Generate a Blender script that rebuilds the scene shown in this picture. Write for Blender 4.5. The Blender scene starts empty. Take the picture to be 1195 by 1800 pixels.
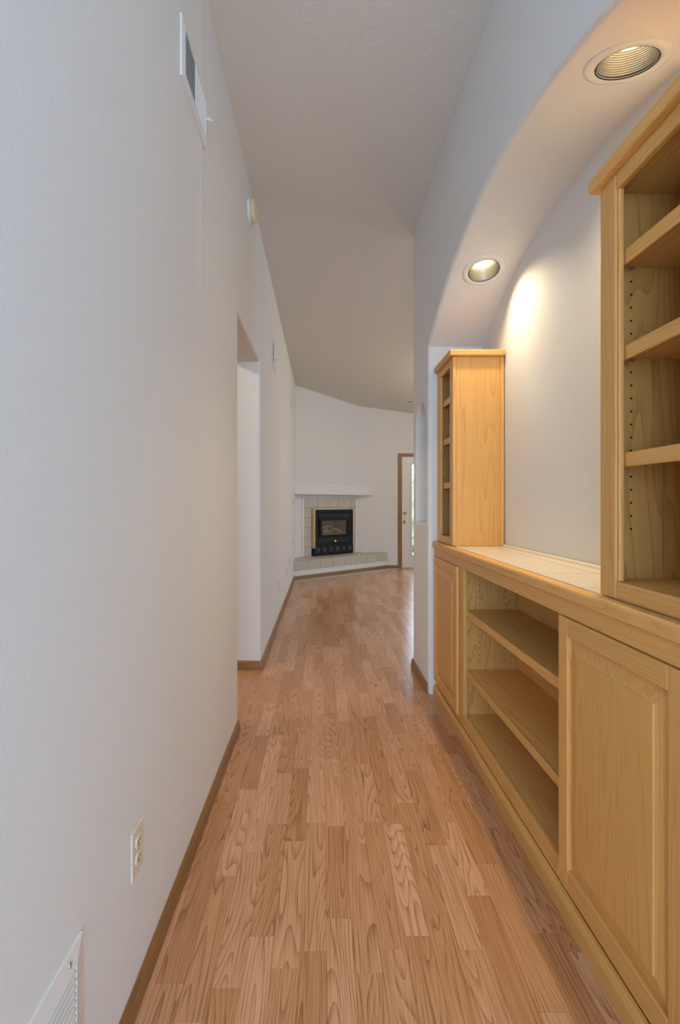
import bpy, bmesh, math, random
from mathutils import Vector, Matrix
random.seed(7)
scene = bpy.context.scene
C = scene.collection

# ------------------------------------------------------------------ camera, world, lights, exposure
CAM_H = 1.2
cam_d = bpy.data.cameras.new('camera'); cam = bpy.data.objects.new('camera', cam_d); C.objects.link(cam)
cam.location = (0, 0, CAM_H); cam.rotation_euler = (math.pi/2, 0, 0)
cam_d.sensor_width = 36; cam_d.lens = 17.0
cam_d.shift_x = 0.0175; cam_d.shift_y = -0.00833; cam_d.clip_start = 0.02
scene.camera = cam

world = bpy.data.worlds.new('sky'); scene.world = world; world.use_nodes = True
bg = world.node_tree.nodes['Background']
bg.inputs['Color'].default_value = (0.57, 0.765, 1.0, 1); bg.inputs['Strength'].default_value = 9.5

def portal(name, loc, rot, sx, sy):
    d = bpy.data.lights.new(name, 'AREA'); d.shape = 'RECTANGLE'; d.size = sx; d.size_y = sy
    d.cycles.is_portal = True
    o = bpy.data.objects.new(name, d); C.objects.link(o); o.location = loc; o.rotation_euler = rot
    return o
H = math.pi/2
portal('portal_entry', (.1, -2.68, 1.33), (H, 0, 0), 3.0, 2.25)                # looks along +Y
portal('portal_living', (5.08, 5.2, 1.45), (H, 0, H), 1.2, 1.2)              # looks along -X
portal('portal_door', (1.935, 9.0, 1.1), (-H, 0, 0), .6, 1.75)
DOWNLIGHT_W = 38.0
ROOM_LAMP_W = 42.0
SIDE_LAMP_W = 34.0
vs = scene.view_settings
vs.view_transform = 'Standard'; vs.look = 'None'; vs.exposure = 0.2; vs.gamma = 1.0; vs.use_curve_mapping = False

# ------------------------------------------------------------------ materials
def new_mat(name):
    m = bpy.data.materials.new(name); m.use_nodes = True
    nt = m.node_tree; b = nt.nodes['Principled BSDF']
    return m, nt, b
def N(nt, t, **kw):
    n = nt.nodes.new(t)
    for k, v in kw.items(): setattr(n, k, v)
    return n
def plain(name, col, rough=.5, metal=0, bump=0, bscale=200, var=0):
    m, nt, b = new_mat(name)
    b.inputs['Base Color'].default_value = (*col, 1); b.inputs['Roughness'].default_value = rough; b.inputs['Metallic'].default_value = metal
    tc = N(nt, 'ShaderNodeTexCoord')
    nz = N(nt, 'ShaderNodeTexNoise'); nz.inputs['Scale'].default_value = bscale; nz.inputs['Detail'].default_value = 3
    nt.links.new(tc.outputs['Object'], nz.inputs['Vector'])
    if bump:
        bp = N(nt, 'ShaderNodeBump'); bp.inputs['Strength'].default_value = bump; bp.inputs['Distance'].default_value = .002
        nt.links.new(nz.outputs['Fac'], bp.inputs['Height']); nt.links.new(bp.outputs['Normal'], b.inputs['Normal'])
    if var:
        mx = N(nt, 'ShaderNodeMix', data_type='RGBA')
        mx.inputs['A'].default_value = (*[c*(1-var) for c in col], 1); mx.inputs['B'].default_value = (*[min(1, c*(1+var)) for c in col], 1)
        nt.links.new(nz.outputs['Fac'], mx.inputs['Factor']); nt.links.new(mx.outputs['Result'], b.inputs['Base Color'])
    return m
def paint(name, col, fine, fs, coarse, cs, rough=.75):
    m, nt, b = new_mat(name)
    b.inputs['Base Color'].default_value = (*col, 1); b.inputs['Roughness'].default_value = rough
    g = N(nt, 'ShaderNodeNewGeometry')
    n1 = N(nt, 'ShaderNodeTexNoise'); n1.inputs['Scale'].default_value = fs; n1.inputs['Detail'].default_value = 2
    n2 = N(nt, 'ShaderNodeTexNoise'); n2.inputs['Scale'].default_value = cs; n2.inputs['Detail'].default_value = 4; n2.inputs['Distortion'].default_value = .6
    for n in (n1, n2): nt.links.new(g.outputs['Position'], n.inputs['Vector'])
    b1 = N(nt, 'ShaderNodeBump'); b1.inputs['Strength'].default_value = fine; b1.inputs['Distance'].default_value = .003
    b2 = N(nt, 'ShaderNodeBump'); b2.inputs['Strength'].default_value = coarse; b2.inputs['Distance'].default_value = .006
    nt.links.new(n1.outputs['Fac'], b1.inputs['Height']); nt.links.new(n2.outputs['Fac'], b2.inputs['Height'])
    nt.links.new(b1.outputs['Normal'], b2.inputs['Normal']); nt.links.new(b2.outputs['Normal'], b.inputs['Normal'])
    return m

def add_seam(m):
    """rough drywall seam running down from the register: a ragged vertical ridge in the plaster"""
    nt = m.node_tree; b = nt.nodes['Principled BSDF']
    g = N(nt, 'ShaderNodeNewGeometry'); sp = N(nt, 'ShaderNodeSeparateXYZ'); nt.links.new(g.outputs['Position'], sp.inputs[0])
    nz = N(nt, 'ShaderNodeTexNoise'); nz.inputs['Scale'].default_value = 22; nz.inputs['Detail'].default_value = 6; nt.links.new(g.outputs['Position'], nz.inputs['Vector'])
    def mth(op, a, v=None, c=None):
        n = N(nt, 'ShaderNodeMath', operation=op); nt.links.new(a, n.inputs[0])
        if c is not None: nt.links.new(c, n.inputs[1])
        elif v is not None: n.inputs[1].default_value = v
        return n.outputs[0]
    d = mth('ABSOLUTE', mth('SUBTRACT', sp.outputs['Y'], 1.79))
    mr = N(nt, 'ShaderNodeMapRange'); mr.inputs['From Min'].default_value = .055; mr.inputs['From Max'].default_value = .0; nt.links.new(d, mr.inputs['Value'])
    mz = N(nt, 'ShaderNodeMapRange'); mz.inputs['From Min'].default_value = 1.75; mz.inputs['From Max'].default_value = 2.1; nt.links.new(sp.outputs['Z'], mz.inputs['Value'])
    k = mth('MULTIPLY', mth('MULTIPLY', mr.outputs['Result'], c=mz.outputs['Result']), c=nz.outputs['Fac'])
    bp = N(nt, 'ShaderNodeBump'); bp.inputs['Strength'].default_value = .5; bp.inputs['Distance'].default_value = .012
    old = b.inputs['Normal'].links[0].from_socket
    nt.links.new(k, bp.inputs['Height']); nt.links.new(old, bp.inputs['Normal']); nt.links.new(bp.outputs['Normal'], b.inputs['Normal'])
    return m
def grain_nodes(nt, vec, across, along, axis, ring, ramp, detail=.6, pores=.42):
    """cathedral oak figure plus pores; vec is a socket, axis is the direction of the grain"""
    sc = [across]*3; sc[axis] = along
    mp = N(nt, 'ShaderNodeMapping'); mp.inputs['Scale'].default_value = sc
    nt.links.new(vec, mp.inputs['Vector'])
    n1 = N(nt, 'ShaderNodeTexNoise'); n1.inputs['Scale'].default_value = 1; n1.inputs['Detail'].default_value = detail; n1.inputs['Roughness'].default_value = .4
    nt.links.new(mp.outputs['Vector'], n1.inputs['Vector'])
    mu = N(nt, 'ShaderNodeMath', operation='MULTIPLY'); mu.inputs[1].default_value = ring
    nt.links.new(n1.outputs['Fac'], mu.inputs[0])
    fr = N(nt, 'ShaderNodeMath', operation='FRACT'); nt.links.new(mu.outputs[0], fr.inputs[0])
    pw = N(nt, 'ShaderNodeMath', operation='POWER'); pw.inputs[1].default_value = 2.6; nt.links.new(fr.outputs[0], pw.inputs[0])
    sc2 = [380]*3; sc2[axis] = 5
    mp2 = N(nt, 'ShaderNodeMapping'); mp2.inputs['Scale'].default_value = sc2; nt.links.new(vec, mp2.inputs['Vector'])
    n2 = N(nt, 'ShaderNodeTexNoise'); n2.inputs['Scale'].default_value = 1; n2.inputs['Detail'].default_value = 2
    nt.links.new(mp2.outputs['Vector'], n2.inputs['Vector'])
    mx = N(nt, 'ShaderNodeMix', data_type='FLOAT'); mx.inputs['Factor'].default_value = pores
    nr = N(nt, 'ShaderNodeMapRange'); nr.inputs['From Min'].default_value = .30; nr.inputs['From Max'].default_value = .72
    nt.links.new(n2.outputs['Fac'], nr.inputs['Value'])
    nt.links.new(pw.outputs[0], mx.inputs['A']); nt.links.new(nr.outputs['Result'], mx.inputs['B'])
    cr = N(nt, 'ShaderNodeValToRGB')
    els = cr.color_ramp.elements
    els[0].position = ramp[0][0]; els[0].color = (*ramp[0][1], 1)
    els[1].position = ramp[-1][0]; els[1].color = (*ramp[-1][1], 1)
    for p, c in ramp[1:-1]:
        e = els.new(p); e.color = (*c, 1)
    nt.links.new(mx.outputs['Result'], cr.inputs['Fac'])
    return cr.outputs['Color'], mx.outputs['Result']

def oak(name, axis, light, dark, rough=.42, across=15, along=.6, ring=13):
    m, nt, b = new_mat(name)
    tc = N(nt, 'ShaderNodeTexCoord'); oi = N(nt, 'ShaderNodeObjectInfo')
    mu = N(nt, 'ShaderNodeMath', operation='MULTIPLY'); mu.inputs[1].default_value = 53
    nt.links.new(oi.outputs['Random'], mu.inputs[0])
    ad = N(nt, 'ShaderNodeVectorMath', operation='ADD')
    nt.links.new(tc.outputs['Object'], ad.inputs[0]); nt.links.new(mu.outputs[0], ad.inputs[1])
    mid = tuple((a+c)/2 for a, c in zip(light, dark))
    col, h = grain_nodes(nt, ad.outputs[0], across, along, axis, ring, [(.12, light), (.45, tuple(l*.93 for l in light)), (.62, mid), (.85, dark)])
    hv = N(nt, 'ShaderNodeHueSaturation')
    mr = N(nt, 'ShaderNodeMapRange'); mr.inputs['To Min'].default_value = .94; mr.inputs['To Max'].default_value = 1.06
    nt.links.new(oi.outputs['Random'], mr.inputs['Value']); nt.links.new(mr.outputs['Result'], hv.inputs['Value'])
    nt.links.new(col, hv.inputs['Color']); nt.links.new(hv.outputs['Color'], b.inputs['Base Color'])
    b.inputs['Roughness'].default_value = rough
    bp = N(nt, 'ShaderNodeBump'); bp.inputs['Strength'].default_value = .12; bp.inputs['Distance'].default_value = .001; bp.invert = True
    nt.links.new(h, bp.inputs['Height']); nt.links.new(bp.outputs['Normal'], b.inputs['Normal'])
    return m

OL, OD = (.79, .425, .125), (.65, .32, .082)
OAK = [oak('oak_grain_x', 0, OL, OD), oak('oak_grain_y', 1, OL, OD), oak('oak_grain_z', 2, OL, OD)]
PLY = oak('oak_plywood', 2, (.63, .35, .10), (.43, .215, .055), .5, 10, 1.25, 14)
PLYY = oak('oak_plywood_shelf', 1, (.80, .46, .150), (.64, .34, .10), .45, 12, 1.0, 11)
BB = [oak('stained_trim_x', 0, (.31, .155, .055), (.18, .083, .028), .4), oak('stained_trim_y', 1, (.31, .155, .055), (.18, .083, .028), .4), oak('stained_trim_z', 2, (.31, .155, .055), (.18, .083, .028), .4)]

def floor_mat():
    m, nt, b = new_mat('laminate_strips')
    g = N(nt, 'ShaderNodeNewGeometry'); at = N(nt, 'ShaderNodeAttribute', attribute_name='seed')
    cb = N(nt, 'ShaderNodeCombineXYZ')
    for i, k in enumerate((37., 91., 17.)):
        mu = N(nt, 'ShaderNodeMath', operation='MULTIPLY'); mu.inputs[1].default_value = k
        nt.links.new(at.outputs['Fac'], mu.inputs[0]); nt.links.new(mu.outputs[0], cb.inputs[i])
    ad = N(nt, 'ShaderNodeVectorMath', operation='ADD'); nt.links.new(g.outputs['Position'], ad.inputs[0]); nt.links.new(cb.outputs[0], ad.inputs[1])
    col, h = grain_nodes(nt, ad.outputs[0], 13, 1.0, 1, 26, [(.12, (.65, .352, .185)), (.38, (.58, .298, .152)), (.58, (.465, .225, .110)), (.85, (.275, .122, .058))], .3, .55)
    hv = N(nt, 'ShaderNodeHueSaturation')
    mr = N(nt, 'ShaderNodeMapRange'); mr.inputs['To Min'].default_value = .85; mr.inputs['To Max'].default_value = 1.13
    nt.links.new(at.outputs['Fac'], mr.inputs['Value']); nt.links.new(mr.outputs['Result'], hv.inputs['Value'])
    ms = N(nt, 'ShaderNodeMapRange'); ms.inputs['To Min'].default_value = 1.08; ms.inputs['To Max'].default_value = .94
    nt.links.new(at.outputs['Fac'], ms.inputs['Value']); nt.links.new(ms.outputs['Result'], hv.inputs['Saturation'])
    nt.links.new(col, hv.inputs['Color']); nt.links.new(hv.outputs['Color'], b.inputs['Base Color'])
    b.inputs['Roughness'].default_value = .24
    return m
M_FLOOR = floor_mat()
M_WALL = paint('wall_paint', (.785, .785, .78), .25, 260, .10, 45)
M_WALLS = add_seam(paint('wall_paint_seamed', (.785, .785, .78), .25, 260, .10, 45))
M_CEIL = paint('ceiling_paint', (.70, .67, .62), .25, 150, .4, 38, .9)
M_WHITE = plain('white_enamel', (.80, .80, .79), .35)
M_ALMOND = plain('almond_plastic', (.74, .69, .54), .35)
M_YELLOWED = plain('yellowed_plastic', (.70, .62, .40), .45)
M_BLACK = plain('black_enamel', (.010, .012, .016), .5, bump=.05); M_BLACK.node_tree.nodes['Principled BSDF'].inputs['Specular IOR Level'].default_value = .25
M_LOUVRE = plain('lighter_black_enamel', (.035, .038, .043), .4)  # paler than the black enamel so the louvre bars stand out
M_DARK = plain('dark_gap', (.02, .02, .022), .8)
M_GREYIN = plain('duct_grey', (.32, .33, .36), .7)
M_BRASS = plain('polished_brass', (.86, .70, .40), .33, 1)
M_STEEL = plain('zinc', (.6, .6, .6), .35, 1)
M_CTILE = plain('cream_tile', (.76, .66, .52), .3, var=.05, bscale=30)
M_GTILE = plain('grey_beige_tile', (.56, .53, .455), .4, var=.12, bscale=14)
M_GROUT = plain('tan_grout', (.16, .125, .085), .9, bump=.2)
M_SUB = plain('subfloor', (.26, .14, .075), .9)
M_LOG = plain('ceramic_log', (.62, .42, .24), .9, bump=.6, bscale=25, var=.5)
M_FIREBOX = plain('firebox_brick', (.45, .42, .36), .9, var=.3, bscale=20)
M_GLAZE = [plain('glazed_tile_blue', (.025, .04, .06), .5, var=.5, bscale=60), plain('glazed_tile_brown', (.06, .045, .02), .5, var=.4, bscale=40)]
M_LAWN = plain('lawn_green', (.20, .26, .11), .9, bump=.5, bscale=30, var=.4)
M_LEAF = plain('leaf_green', (.26, .30, .16), .7, var=.4, bscale=10)
M_BAFFLE = plain('baffle_metal', (.30, .28, .24), .35, .5)
def glass_mat(name, refl, tint=(1, 1, 1)):
    m, nt, b = new_mat(name)
    tr = N(nt, 'ShaderNodeBsdfTransparent'); tr.inputs['Color'].default_value = (*tint, 1)
    gl = N(nt, 'ShaderNodeBsdfGlossy'); gl.inputs['Roughness'].default_value = .05
    mx = N(nt, 'ShaderNodeMixShader'); mx.inputs['Fac'].default_value = refl
    nt.links.new(tr.outputs[0], mx.inputs[1]); nt.links.new(gl.outputs[0], mx.inputs[2])
    nt.links.new(mx.outputs[0], nt.nodes['Material Output'].inputs['Surface'])
    return m
M_PANE = glass_mat('window_glass', .06); M_FGLASS = glass_mat('fire_glass', .12, (.85, .84, .8))
def emit(name, col, s):
    m, nt, b = new_mat(name)
    b.inputs['Base Color'].default_value = (*col, 1); b.inputs['Emission Color'].default_value = (*col, 1); b.inputs['Emission Strength'].default_value = s
    return m
M_BULB = emit('lit_bulb', (1.0, .84, .55), 5.0)

# ------------------------------------------------------------------ builders
W = {}
def tag(o, label=None, cat=None, group=None, kind=None):
    if label: o['label'] = label
    if cat: o['category'] = cat
    if group: o['group'] = group
    if kind: o['kind'] = kind
    return o
def thing(name, label, cat, loc=(0, 0, 0), rot=(0, 0, 0), local=False, group=None):
    o = bpy.data.objects.new(name, None); C.objects.link(o); o.location = loc; o.rotation_euler = rot
    o.empty_display_size = .05
    W[o] = Vector((0, 0, 0)) if local else Vector(loc)
    return tag(o, label, cat, group)
def obj(name, bm, mat, parent=None, smooth=False):
    """bm in scene space (or in the frame of a rotated root): origin goes to the centre"""
    vs_ = [v.co for v in bm.verts]
    lo = Vector([min(v[i] for v in vs_) for i in range(3)]); hi = Vector([max(v[i] for v in vs_) for i in range(3)])
    c = (lo+hi)/2
    bmesh.ops.translate(bm, verts=bm.verts, vec=-c)
    bmesh.ops.recalc_face_normals(bm, faces=bm.faces)
    me = bpy.data.meshes.new(name); bm.to_mesh(me); bm.free()
    if smooth:
        for p in me.polygons: p.use_smooth = True
    me.materials.append(mat)
    o = bpy.data.objects.new(name, me); C.objects.link(o)
    o.location = c - (W[parent] if parent else Vector((0, 0, 0)))
    if parent: o.parent = parent
    W[o] = c
    return o
def add_box(bm, x0, x1, y0, y1, z0, z1, bev=0, seg=2):
    r = bmesh.ops.create_cube(bm, size=1)
    M = Matrix.Translation(((x0+x1)/2, (y0+y1)/2, (z0+z1)/2)) @ Matrix.Diagonal((abs(x1-x0), abs(y1-y0), abs(z1-z0), 1))
    bmesh.ops.transform(bm, matrix=M, verts=r['verts'])
    if bev:
        es = list({e for v in r['verts'] for e in v.link_edges})
        bmesh.ops.bevel(bm, geom=es, offset=bev, segments=seg, affect='EDGES', profile=.5)
def box(name, x0, x1, y0, y1, z0, z1, mat, parent=None, bev=0, seg=2):
    bm = bmesh.new(); add_box(bm, x0, x1, y0, y1, z0, z1, bev, seg)
    return obj(name, bm, mat, parent)
def add_prism(bm, pts, axis, a, b):
    """closed outline in the two other axes (in x,y,z order), extruded along axis from a to b"""
    def mk(p, t):
        q = list(p); q.insert(axis, t); return bm.verts.new(q)
    A = [mk(p, a) for p in pts]; B = [mk(p, b) for p in pts]
    n = len(pts)
    bm.faces.new(A); bm.faces.new(B[::-1])
    for i in range(n): bm.faces.new((A[i], A[(i+1) % n], B[(i+1) % n], B[i]))
def prism(name, pts, axis, a, b, mat, parent=None):
    bm = bmesh.new(); add_prism(bm, pts, axis, a, b); return obj(name, bm, mat, parent)
def add_lathe(bm, prof, seg=32, M=None):
    """prof: (radius, z) open or closed profile turned about z"""
    rings = []
    for r, z in prof:
        if r < 1e-6: rings.append([bm.verts.new((0, 0, z))])
        else: rings.append([bm.verts.new((r*math.cos(2*math.pi*i/seg), r*math.sin(2*math.pi*i/seg), z)) for i in range(seg)])
    for a, b in zip(rings, rings[1:]):
        for i in range(seg):
            j = (i+1) % seg
            if len(a) == 1 and len(b) == 1: continue
            if len(a) == 1: bm.faces.new((a[0], b[i], b[j]))
            elif len(b) == 1: bm.faces.new((a[i], b[0], a[j]))
            else: bm.faces.new((a[i], b[i], b[j], a[j]))
    if M is not None: bmesh.ops.transform(bm, matrix=M, verts=[v for r in rings for v in r])
def lathe(name, prof, mat, parent=None, seg=32, M=None, smooth=False):
    bm = bmesh.new(); add_lathe(bm, prof, seg, M); return obj(name, bm, mat, parent, smooth)
def frame_bm(x0, x1, z0, z1, w, y0, y1, wb=None):
    """picture frame in local xz, from y0 to y1, border w (bottom border wb)"""
    wb = w if wb is None else wb
    bm = bmesh.new()
    o = [(x0, z0), (x1, z0), (x1, z1), (x0, z1)]; i = [(x0+w, z0+wb), (x1-w, z0+wb), (x1-w, z1-w), (x0+w, z1-w)]
    V = {}
    for k, (nm, pts) in enumerate((('o', o), ('i', i))):
        for y in (y0, y1):
            for q, p in enumerate(pts): V[nm, y, q] = bm.verts.new((p[0], y, p[1]))
    for q in range(4):
        r = (q+1) % 4
        for y in (y0, y1): bm.faces.new((V['o', y, q], V['o', y, r], V['i', y, r], V['i', y, q]))
        bm.faces.new((V['o', y0, q], V['o', y0, r], V['o', y1, r], V['o', y1, q]))
        bm.faces.new((V['i', y0, q], V['i', y0, r], V['i', y1, r], V['i', y1, q]))
    return bm
def bevel_where(bm, test, off, seg=4):
    es = [e for e in bm.edges if len(e.link_faces) == 2 and test(e)]
    bmesh.ops.bevel(bm, geom=es, offset=off, segments=seg, affect='EDGES', profile=.5, clamp_overlap=True)
def boolean_cut(bm, cutters):
    """subtract closed bmeshes from bm (exact), returns a new bmesh"""
    me = bpy.data.meshes.new('tmp'); bm.to_mesh(me); bm.free()
    base = bpy.data.objects.new('tmp', me); C.objects.link(base)
    trash = []
    for k in cutters:
        bmesh.ops.recalc_face_normals(k, faces=k.faces)
        m2 = bpy.data.meshes.new('tmpc'); k.to_mesh(m2); k.free()
        o2 = bpy.data.objects.new('tmpc', m2); C.objects.link(o2); trash.append(o2)
        md = base.modifiers.new('b', 'BOOLEAN'); md.operation = 'DIFFERENCE'; md.solver = 'EXACT'; md.object = o2
    dg = bpy.context.evaluated_depsgraph_get(); dg.update()
    ev = base.evaluated_get(dg); out = bmesh.new(); out.from_mesh(ev.to_mesh()); ev.to_mesh_clear()
    for o in trash + [base]: bpy.data.objects.remove(o, do_unlink=True)
    bmesh.ops.dissolve_limit(out, angle_limit=.002, verts=out.verts, edges=out.edges)
    return out
def S(o, label=None): return tag(o, label, kind='structure')

# ------------------------------------------------------------------ key dimensions (metres, camera at the origin looking along +Y)
XL = -.4448; XLB = -.67                 # hall face and back face of the left wall
OP0, OP1, OPZ = 2.56, 3.50, 2.225       # opening in the left wall
XR = .668; YEND = 3.55                  # right wall face and its far end
A0, A1 = .80, 3.04                      # alcove along Y
XB = 1.01                               # alcove back
AYC, AZT, AR = 1.92, 2.50, 2.15         # arch: middle, crown height, radius
YB = 8.93                               # rear wall of the living room
XFAR = 5.0; YE = -2.6; YH = -.12          # YH: where the hallway opens to the foyer behind the viewer
CD = Vector((.7645, .6446, 0)); CN = Vector((.6446, -.7645, 0))
C0 = Vector((-.4448, 8.0, 0))           # left end of the diagonal fireplace wall
DLEN = (YB - C0.y)/CD.y
def arch_z(y): return AZT - AR + math.sqrt(AR*AR - (y-AYC)**2)
def ceil_z(x, y):
    t = min(1, max(0, (y-3.7)/2.3)); t = t*t*(3-2*t)
    return max(2.45, 3.155 - .14*max(0, x+.43)*t)

# ------------------------------------------------------------------ floor
floor = S(box('floor', -3.1, XFAR+.1, YE-.1, YB+.1, -.12, -.009, M_SUB), 'reddish tan oak strip laminate floor running along the hallway')
PW = .0715
allp = []
rows = int((XFAR+3.0)/PW)+1
i0 = math.floor(-.62/PW)
for r in range(i0, int(2.6/PW)):
    x0 = r*PW + .012; x1 = x0+PW
    rng = random.Random(r*31+5)
    y = YH - rng.random()*.5
    y1lim = YB
    ln = 0
    while y < y1lim:
        ln = rng.choice([.34, .40, .44, .47, .52])
        ya, yb = max(y, YH+.001), min(y+ln, y1lim)
        y += ln
        if yb-ya < .03: continue
        allp.append((x0, x1, ya, yb, rng.random()))
def plank_bm(bm, x0, x1, y0, y1):
    g = .0002; c = .0005
    vs_ = []
    for z, k in ((-.009, 0), (-c, 0), (0, c)):
        vs_.append([bm.verts.new(p) for p in ((x0+g+k, y0+g+k, z), (x1-g-k, y0+g+k, z), (x1-g-k, y1-g-k, z), (x0+g+k, y1-g-k, z))])
    fs = [bm.faces.new(vs_[2])]
    for a, b in ((0, 1), (1, 2)):
        for q in range(4): fs.append(bm.faces.new((vs_[a][q], vs_[a][(q+1) % 4], vs_[b][(q+1) % 4], vs_[b][q])))
    return fs
def clip_ok(p):
    x0, x1, y0, y1, s = p
    if y1 < -.1 and False: return False
    cx = (x0+x1)/2; cy = (y0+y1)/2
    if cx > XR+.06 and cy < YEND: return False
    if cx < XL-.04 and not (OP0-.3 < cy < OP1+.3): return False
    if cx < XL-.06 and cy > OP1: return False
    # keep clear of the hearth
    q = Vector((cx, cy, 0)) - C0
    if q.dot(CN) < .12 and cx < 1.4: return False
    return True
allp = [p for p in allp if clip_ok(p)]
def vis_size(p):
    cx = (p[0]+p[1])/2; cy = (p[2]+p[3])/2
    if cy < .95: return -1
    if cx > XR-.02 or cx < -.46: return 0
    return (p[3]-p[2])/(cy*cy*cy)
allp.sort(key=vis_size, reverse=True)
for x0, x1, y0, y1, s in allp[:300]:
    bm = bmesh.new(); plank_bm(bm, x0, x1, y0, y1)
    o = obj('plank', bm, M_FLOOR, floor)
    a = o.data.attributes.new('seed', 'FLOAT', 'FACE'); a.data.foreach_set('value', [s]*len(o.data.polygons))
bm = bmesh.new(); seeds = []
for x0, x1, y0, y1, s in allp[300:]:
    fs = plank_bm(bm, x0, x1, y0, y1); seeds += [s]*len(fs)
o = obj('far_planks', bm, M_FLOOR, floor); o['kind'] = 'stuff'
a = o.data.attributes.new('seed', 'FLOAT', 'FACE'); a.data.foreach_set('value', seeds)
# plain laminate under the parts of the house the photo does not show
bm = bmesh.new()
add_box(bm, 2.6, XFAR, YEND, YB, -.009, 0); add_box(bm, -3.0, -.66, 0, 6.0, -.009, 0); add_box(bm, -2.2, 2.4, YE, YH, -.009, 0)
o = obj('unseen_floorboards', bm, M_FLOOR, floor)
a = o.data.attributes.new('seed', 'FLOAT', 'FACE'); a.data.foreach_set('value', [.5]*len(o.data.polygons))

# ------------------------------------------------------------------ ceiling
bm = bmesh.new()
xs = [-3.1, -1.5, XL] + [XL + (XFAR+.1-XL)*i/24 for i in range(1, 25)]; ys = [YE-.1, 1, 3.0] + [3.0 + (YB+.1-3.0)*i/24 for i in range(1, 25)]
lo = [[bm.verts.new((x, y, ceil_z(x, y))) for y in ys] for x in xs]; up = [[bm.verts.new((x, y, 3.5)) for y in ys] for x in xs]
nx, ny = len(xs), len(ys)
for i in range(nx-1):
    for j in range(ny-1):
        bm.faces.new((lo[i][j], lo[i+1][j], lo[i+1][j+1], lo[i][j+1])); bm.faces.new((up[i][j], up[i][j+1], up[i+1][j+1], up[i+1][j]))
for i in range(nx-1):
    for j in (0, ny-1): bm.faces.new((lo[i][j], lo[i+1][j], up[i+1][j], up[i][j]))
for j in range(ny-1):
    for i in (0, nx-1): bm.faces.new((lo[i][j], lo[i][j+1], up[i][j+1], up[i][j]))
S(obj('ceiling', bm, M_CEIL), 'pale textured ceiling falling away towards the living room')

# ------------------------------------------------------------------ left wall with its opening
bm = bmesh.new()
add_prism(bm, [(YH, 0), (OP0, 0), (OP0, OPZ), (OP1, OPZ), (OP1, 0), (YB+.1, 0), (YB+.1, 3.3), (YH, 3.3)], 0, XLB, XL)
bmesh.ops.recalc_face_normals(bm, faces=bm.faces)
def lw_test(e):
    a, b = (v.co for v in e.verts)
    if abs(a.x-b.x) > 1e-4: return False
    for v in (a, b):
        if not (OP0-.001 < v.y < OP1+.001 and v.z < OPZ+.001): return False
    return not (abs(a.z) < 1e-4 and abs(b.z) < 1e-4)
bevel_where(bm, lw_test, .022)
S(obj('wall_left', bm, M_WALLS), 'long white textured hallway wall with a square opening')

# ------------------------------------------------------------------ right wall with arched alcove, niche and downlight holes
LY = [1.335, 2.52]; LX = .842
def soffit_frame(y):
    z = arch_z(y); n = Vector((0, (AYC-y)/AR, (AZT-AR-z)/AR)).normalized()   # downwards, to the arch centre
    return z, n
bm = bmesh.new(); add_box(bm, XR, 1.17, YH, YEND, 0, 3.3)
alc = [(A0, -.01)] + [(A0 + (A1-A0)*i/40, arch_z(A0 + (A1-A0)*i/40)) for i in range(41)] + [(A1, -.01)]
k1 = bmesh.new(); add_prism(k1, alc, 0, XR-.05, XB)
NY0, NY1, NZ0, NZ1 = 3.125, 3.445, 1.075, 1.72
nic = [(NY0, NZ0), (NY1, NZ0)] + [((NY0+NY1)/2 + (NY1-NY0)/2*math.cos(math.pi*i/16), NZ1 + .15*math.sin(math.pi*i/16)) for i in range(17)]
k2 = bmesh.new(); add_prism(k2, nic, 0, XR-.05, XR+.10)
cut = [k1, k2]
for y in LY:
    z, n = soffit_frame(y)
    q = n.to_track_quat('-Z', 'Y').to_matrix().to_4x4()
    k = bmesh.new(); add_lathe(k, [(0, -.06), (.0865, -.06), (.0865, .15), (0, .15)], 40, Matrix.Translation((LX, y, z)) @ q); cut.append(k)
bm = boolean_cut(bm, cut)
def rw_test(e):
    a, b = (v.co for v in e.verts)
    if e.calc_face_angle(0) < .6 or not e.is_convex: return False
    if abs(a.x-XR) < 1e-4 and abs(b.x-XR) < 1e-4:
        if a.z < .001 and b.z < .001: return False
        if a.z > 3.2 and b.z > 3.2: return False
        if a.y < YH+.01 and b.y < YH+.01: return False
        return True
    return False
bevel_where(bm, rw_test, .020)
S(obj('wall_right', bm, M_WALL), 'white hallway wall with arched alcove and small arched niche')

# ------------------------------------------------------------------ the rest of the shell
def wall_with_hole(name, axis, t0, t1, a0, a1, holes, label, top=3.3):
    """wall across axis (0: normal X, 1: normal Y) between a0 and a1 with rectangular holes (a, b, z0, z1)"""
    bm = bmesh.new()
    def bxx(p0, p1, z0, z1):
        if axis == 1: add_box(bm, p0, p1, t0, t1, z0, z1)
        else: add_box(bm, t0, t1, p0, p1, z0, z1)
    cur = a0
    for (h0, h1, z0, z1) in sorted(holes):
        bxx(cur, h0, 0, top)
        if z0 > 0.01: bxx(h0, h1, 0, z0)
        bxx(h0, h1, z1, top); cur = h1
    bxx(cur, a1, 0, top)
    return S(obj(name, bm, M_WALL), label)
DX0, DX1, DZ = 1.475, 2.395, 2.065      # rear door slab
wall_with_hole('wall_rear', 1, YB, YB+.14, -.6, XFAR+.14, [(DX0-.02, DX1+.02, 0, DZ+.02)], 'white living room wall holding the glazed door')
wall_with_hole('wall_living_side', 0, XFAR, XFAR+.14, 3.4, YB, [(4.6, 5.8, .85, 2.05)], 'white living room wall with wide window')
wall_with_hole('wall_living_front', 1, YEND-.15, YEND, 1.17, XFAR, [], 'white living room wall beside the hallway')
wall_with_hole('wall_entry', 1, YE-.12, YE, -2.34, 2.54, [(-1.4, 1.6, .2, 2.45)], 'white entry wall behind the viewer')
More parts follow.
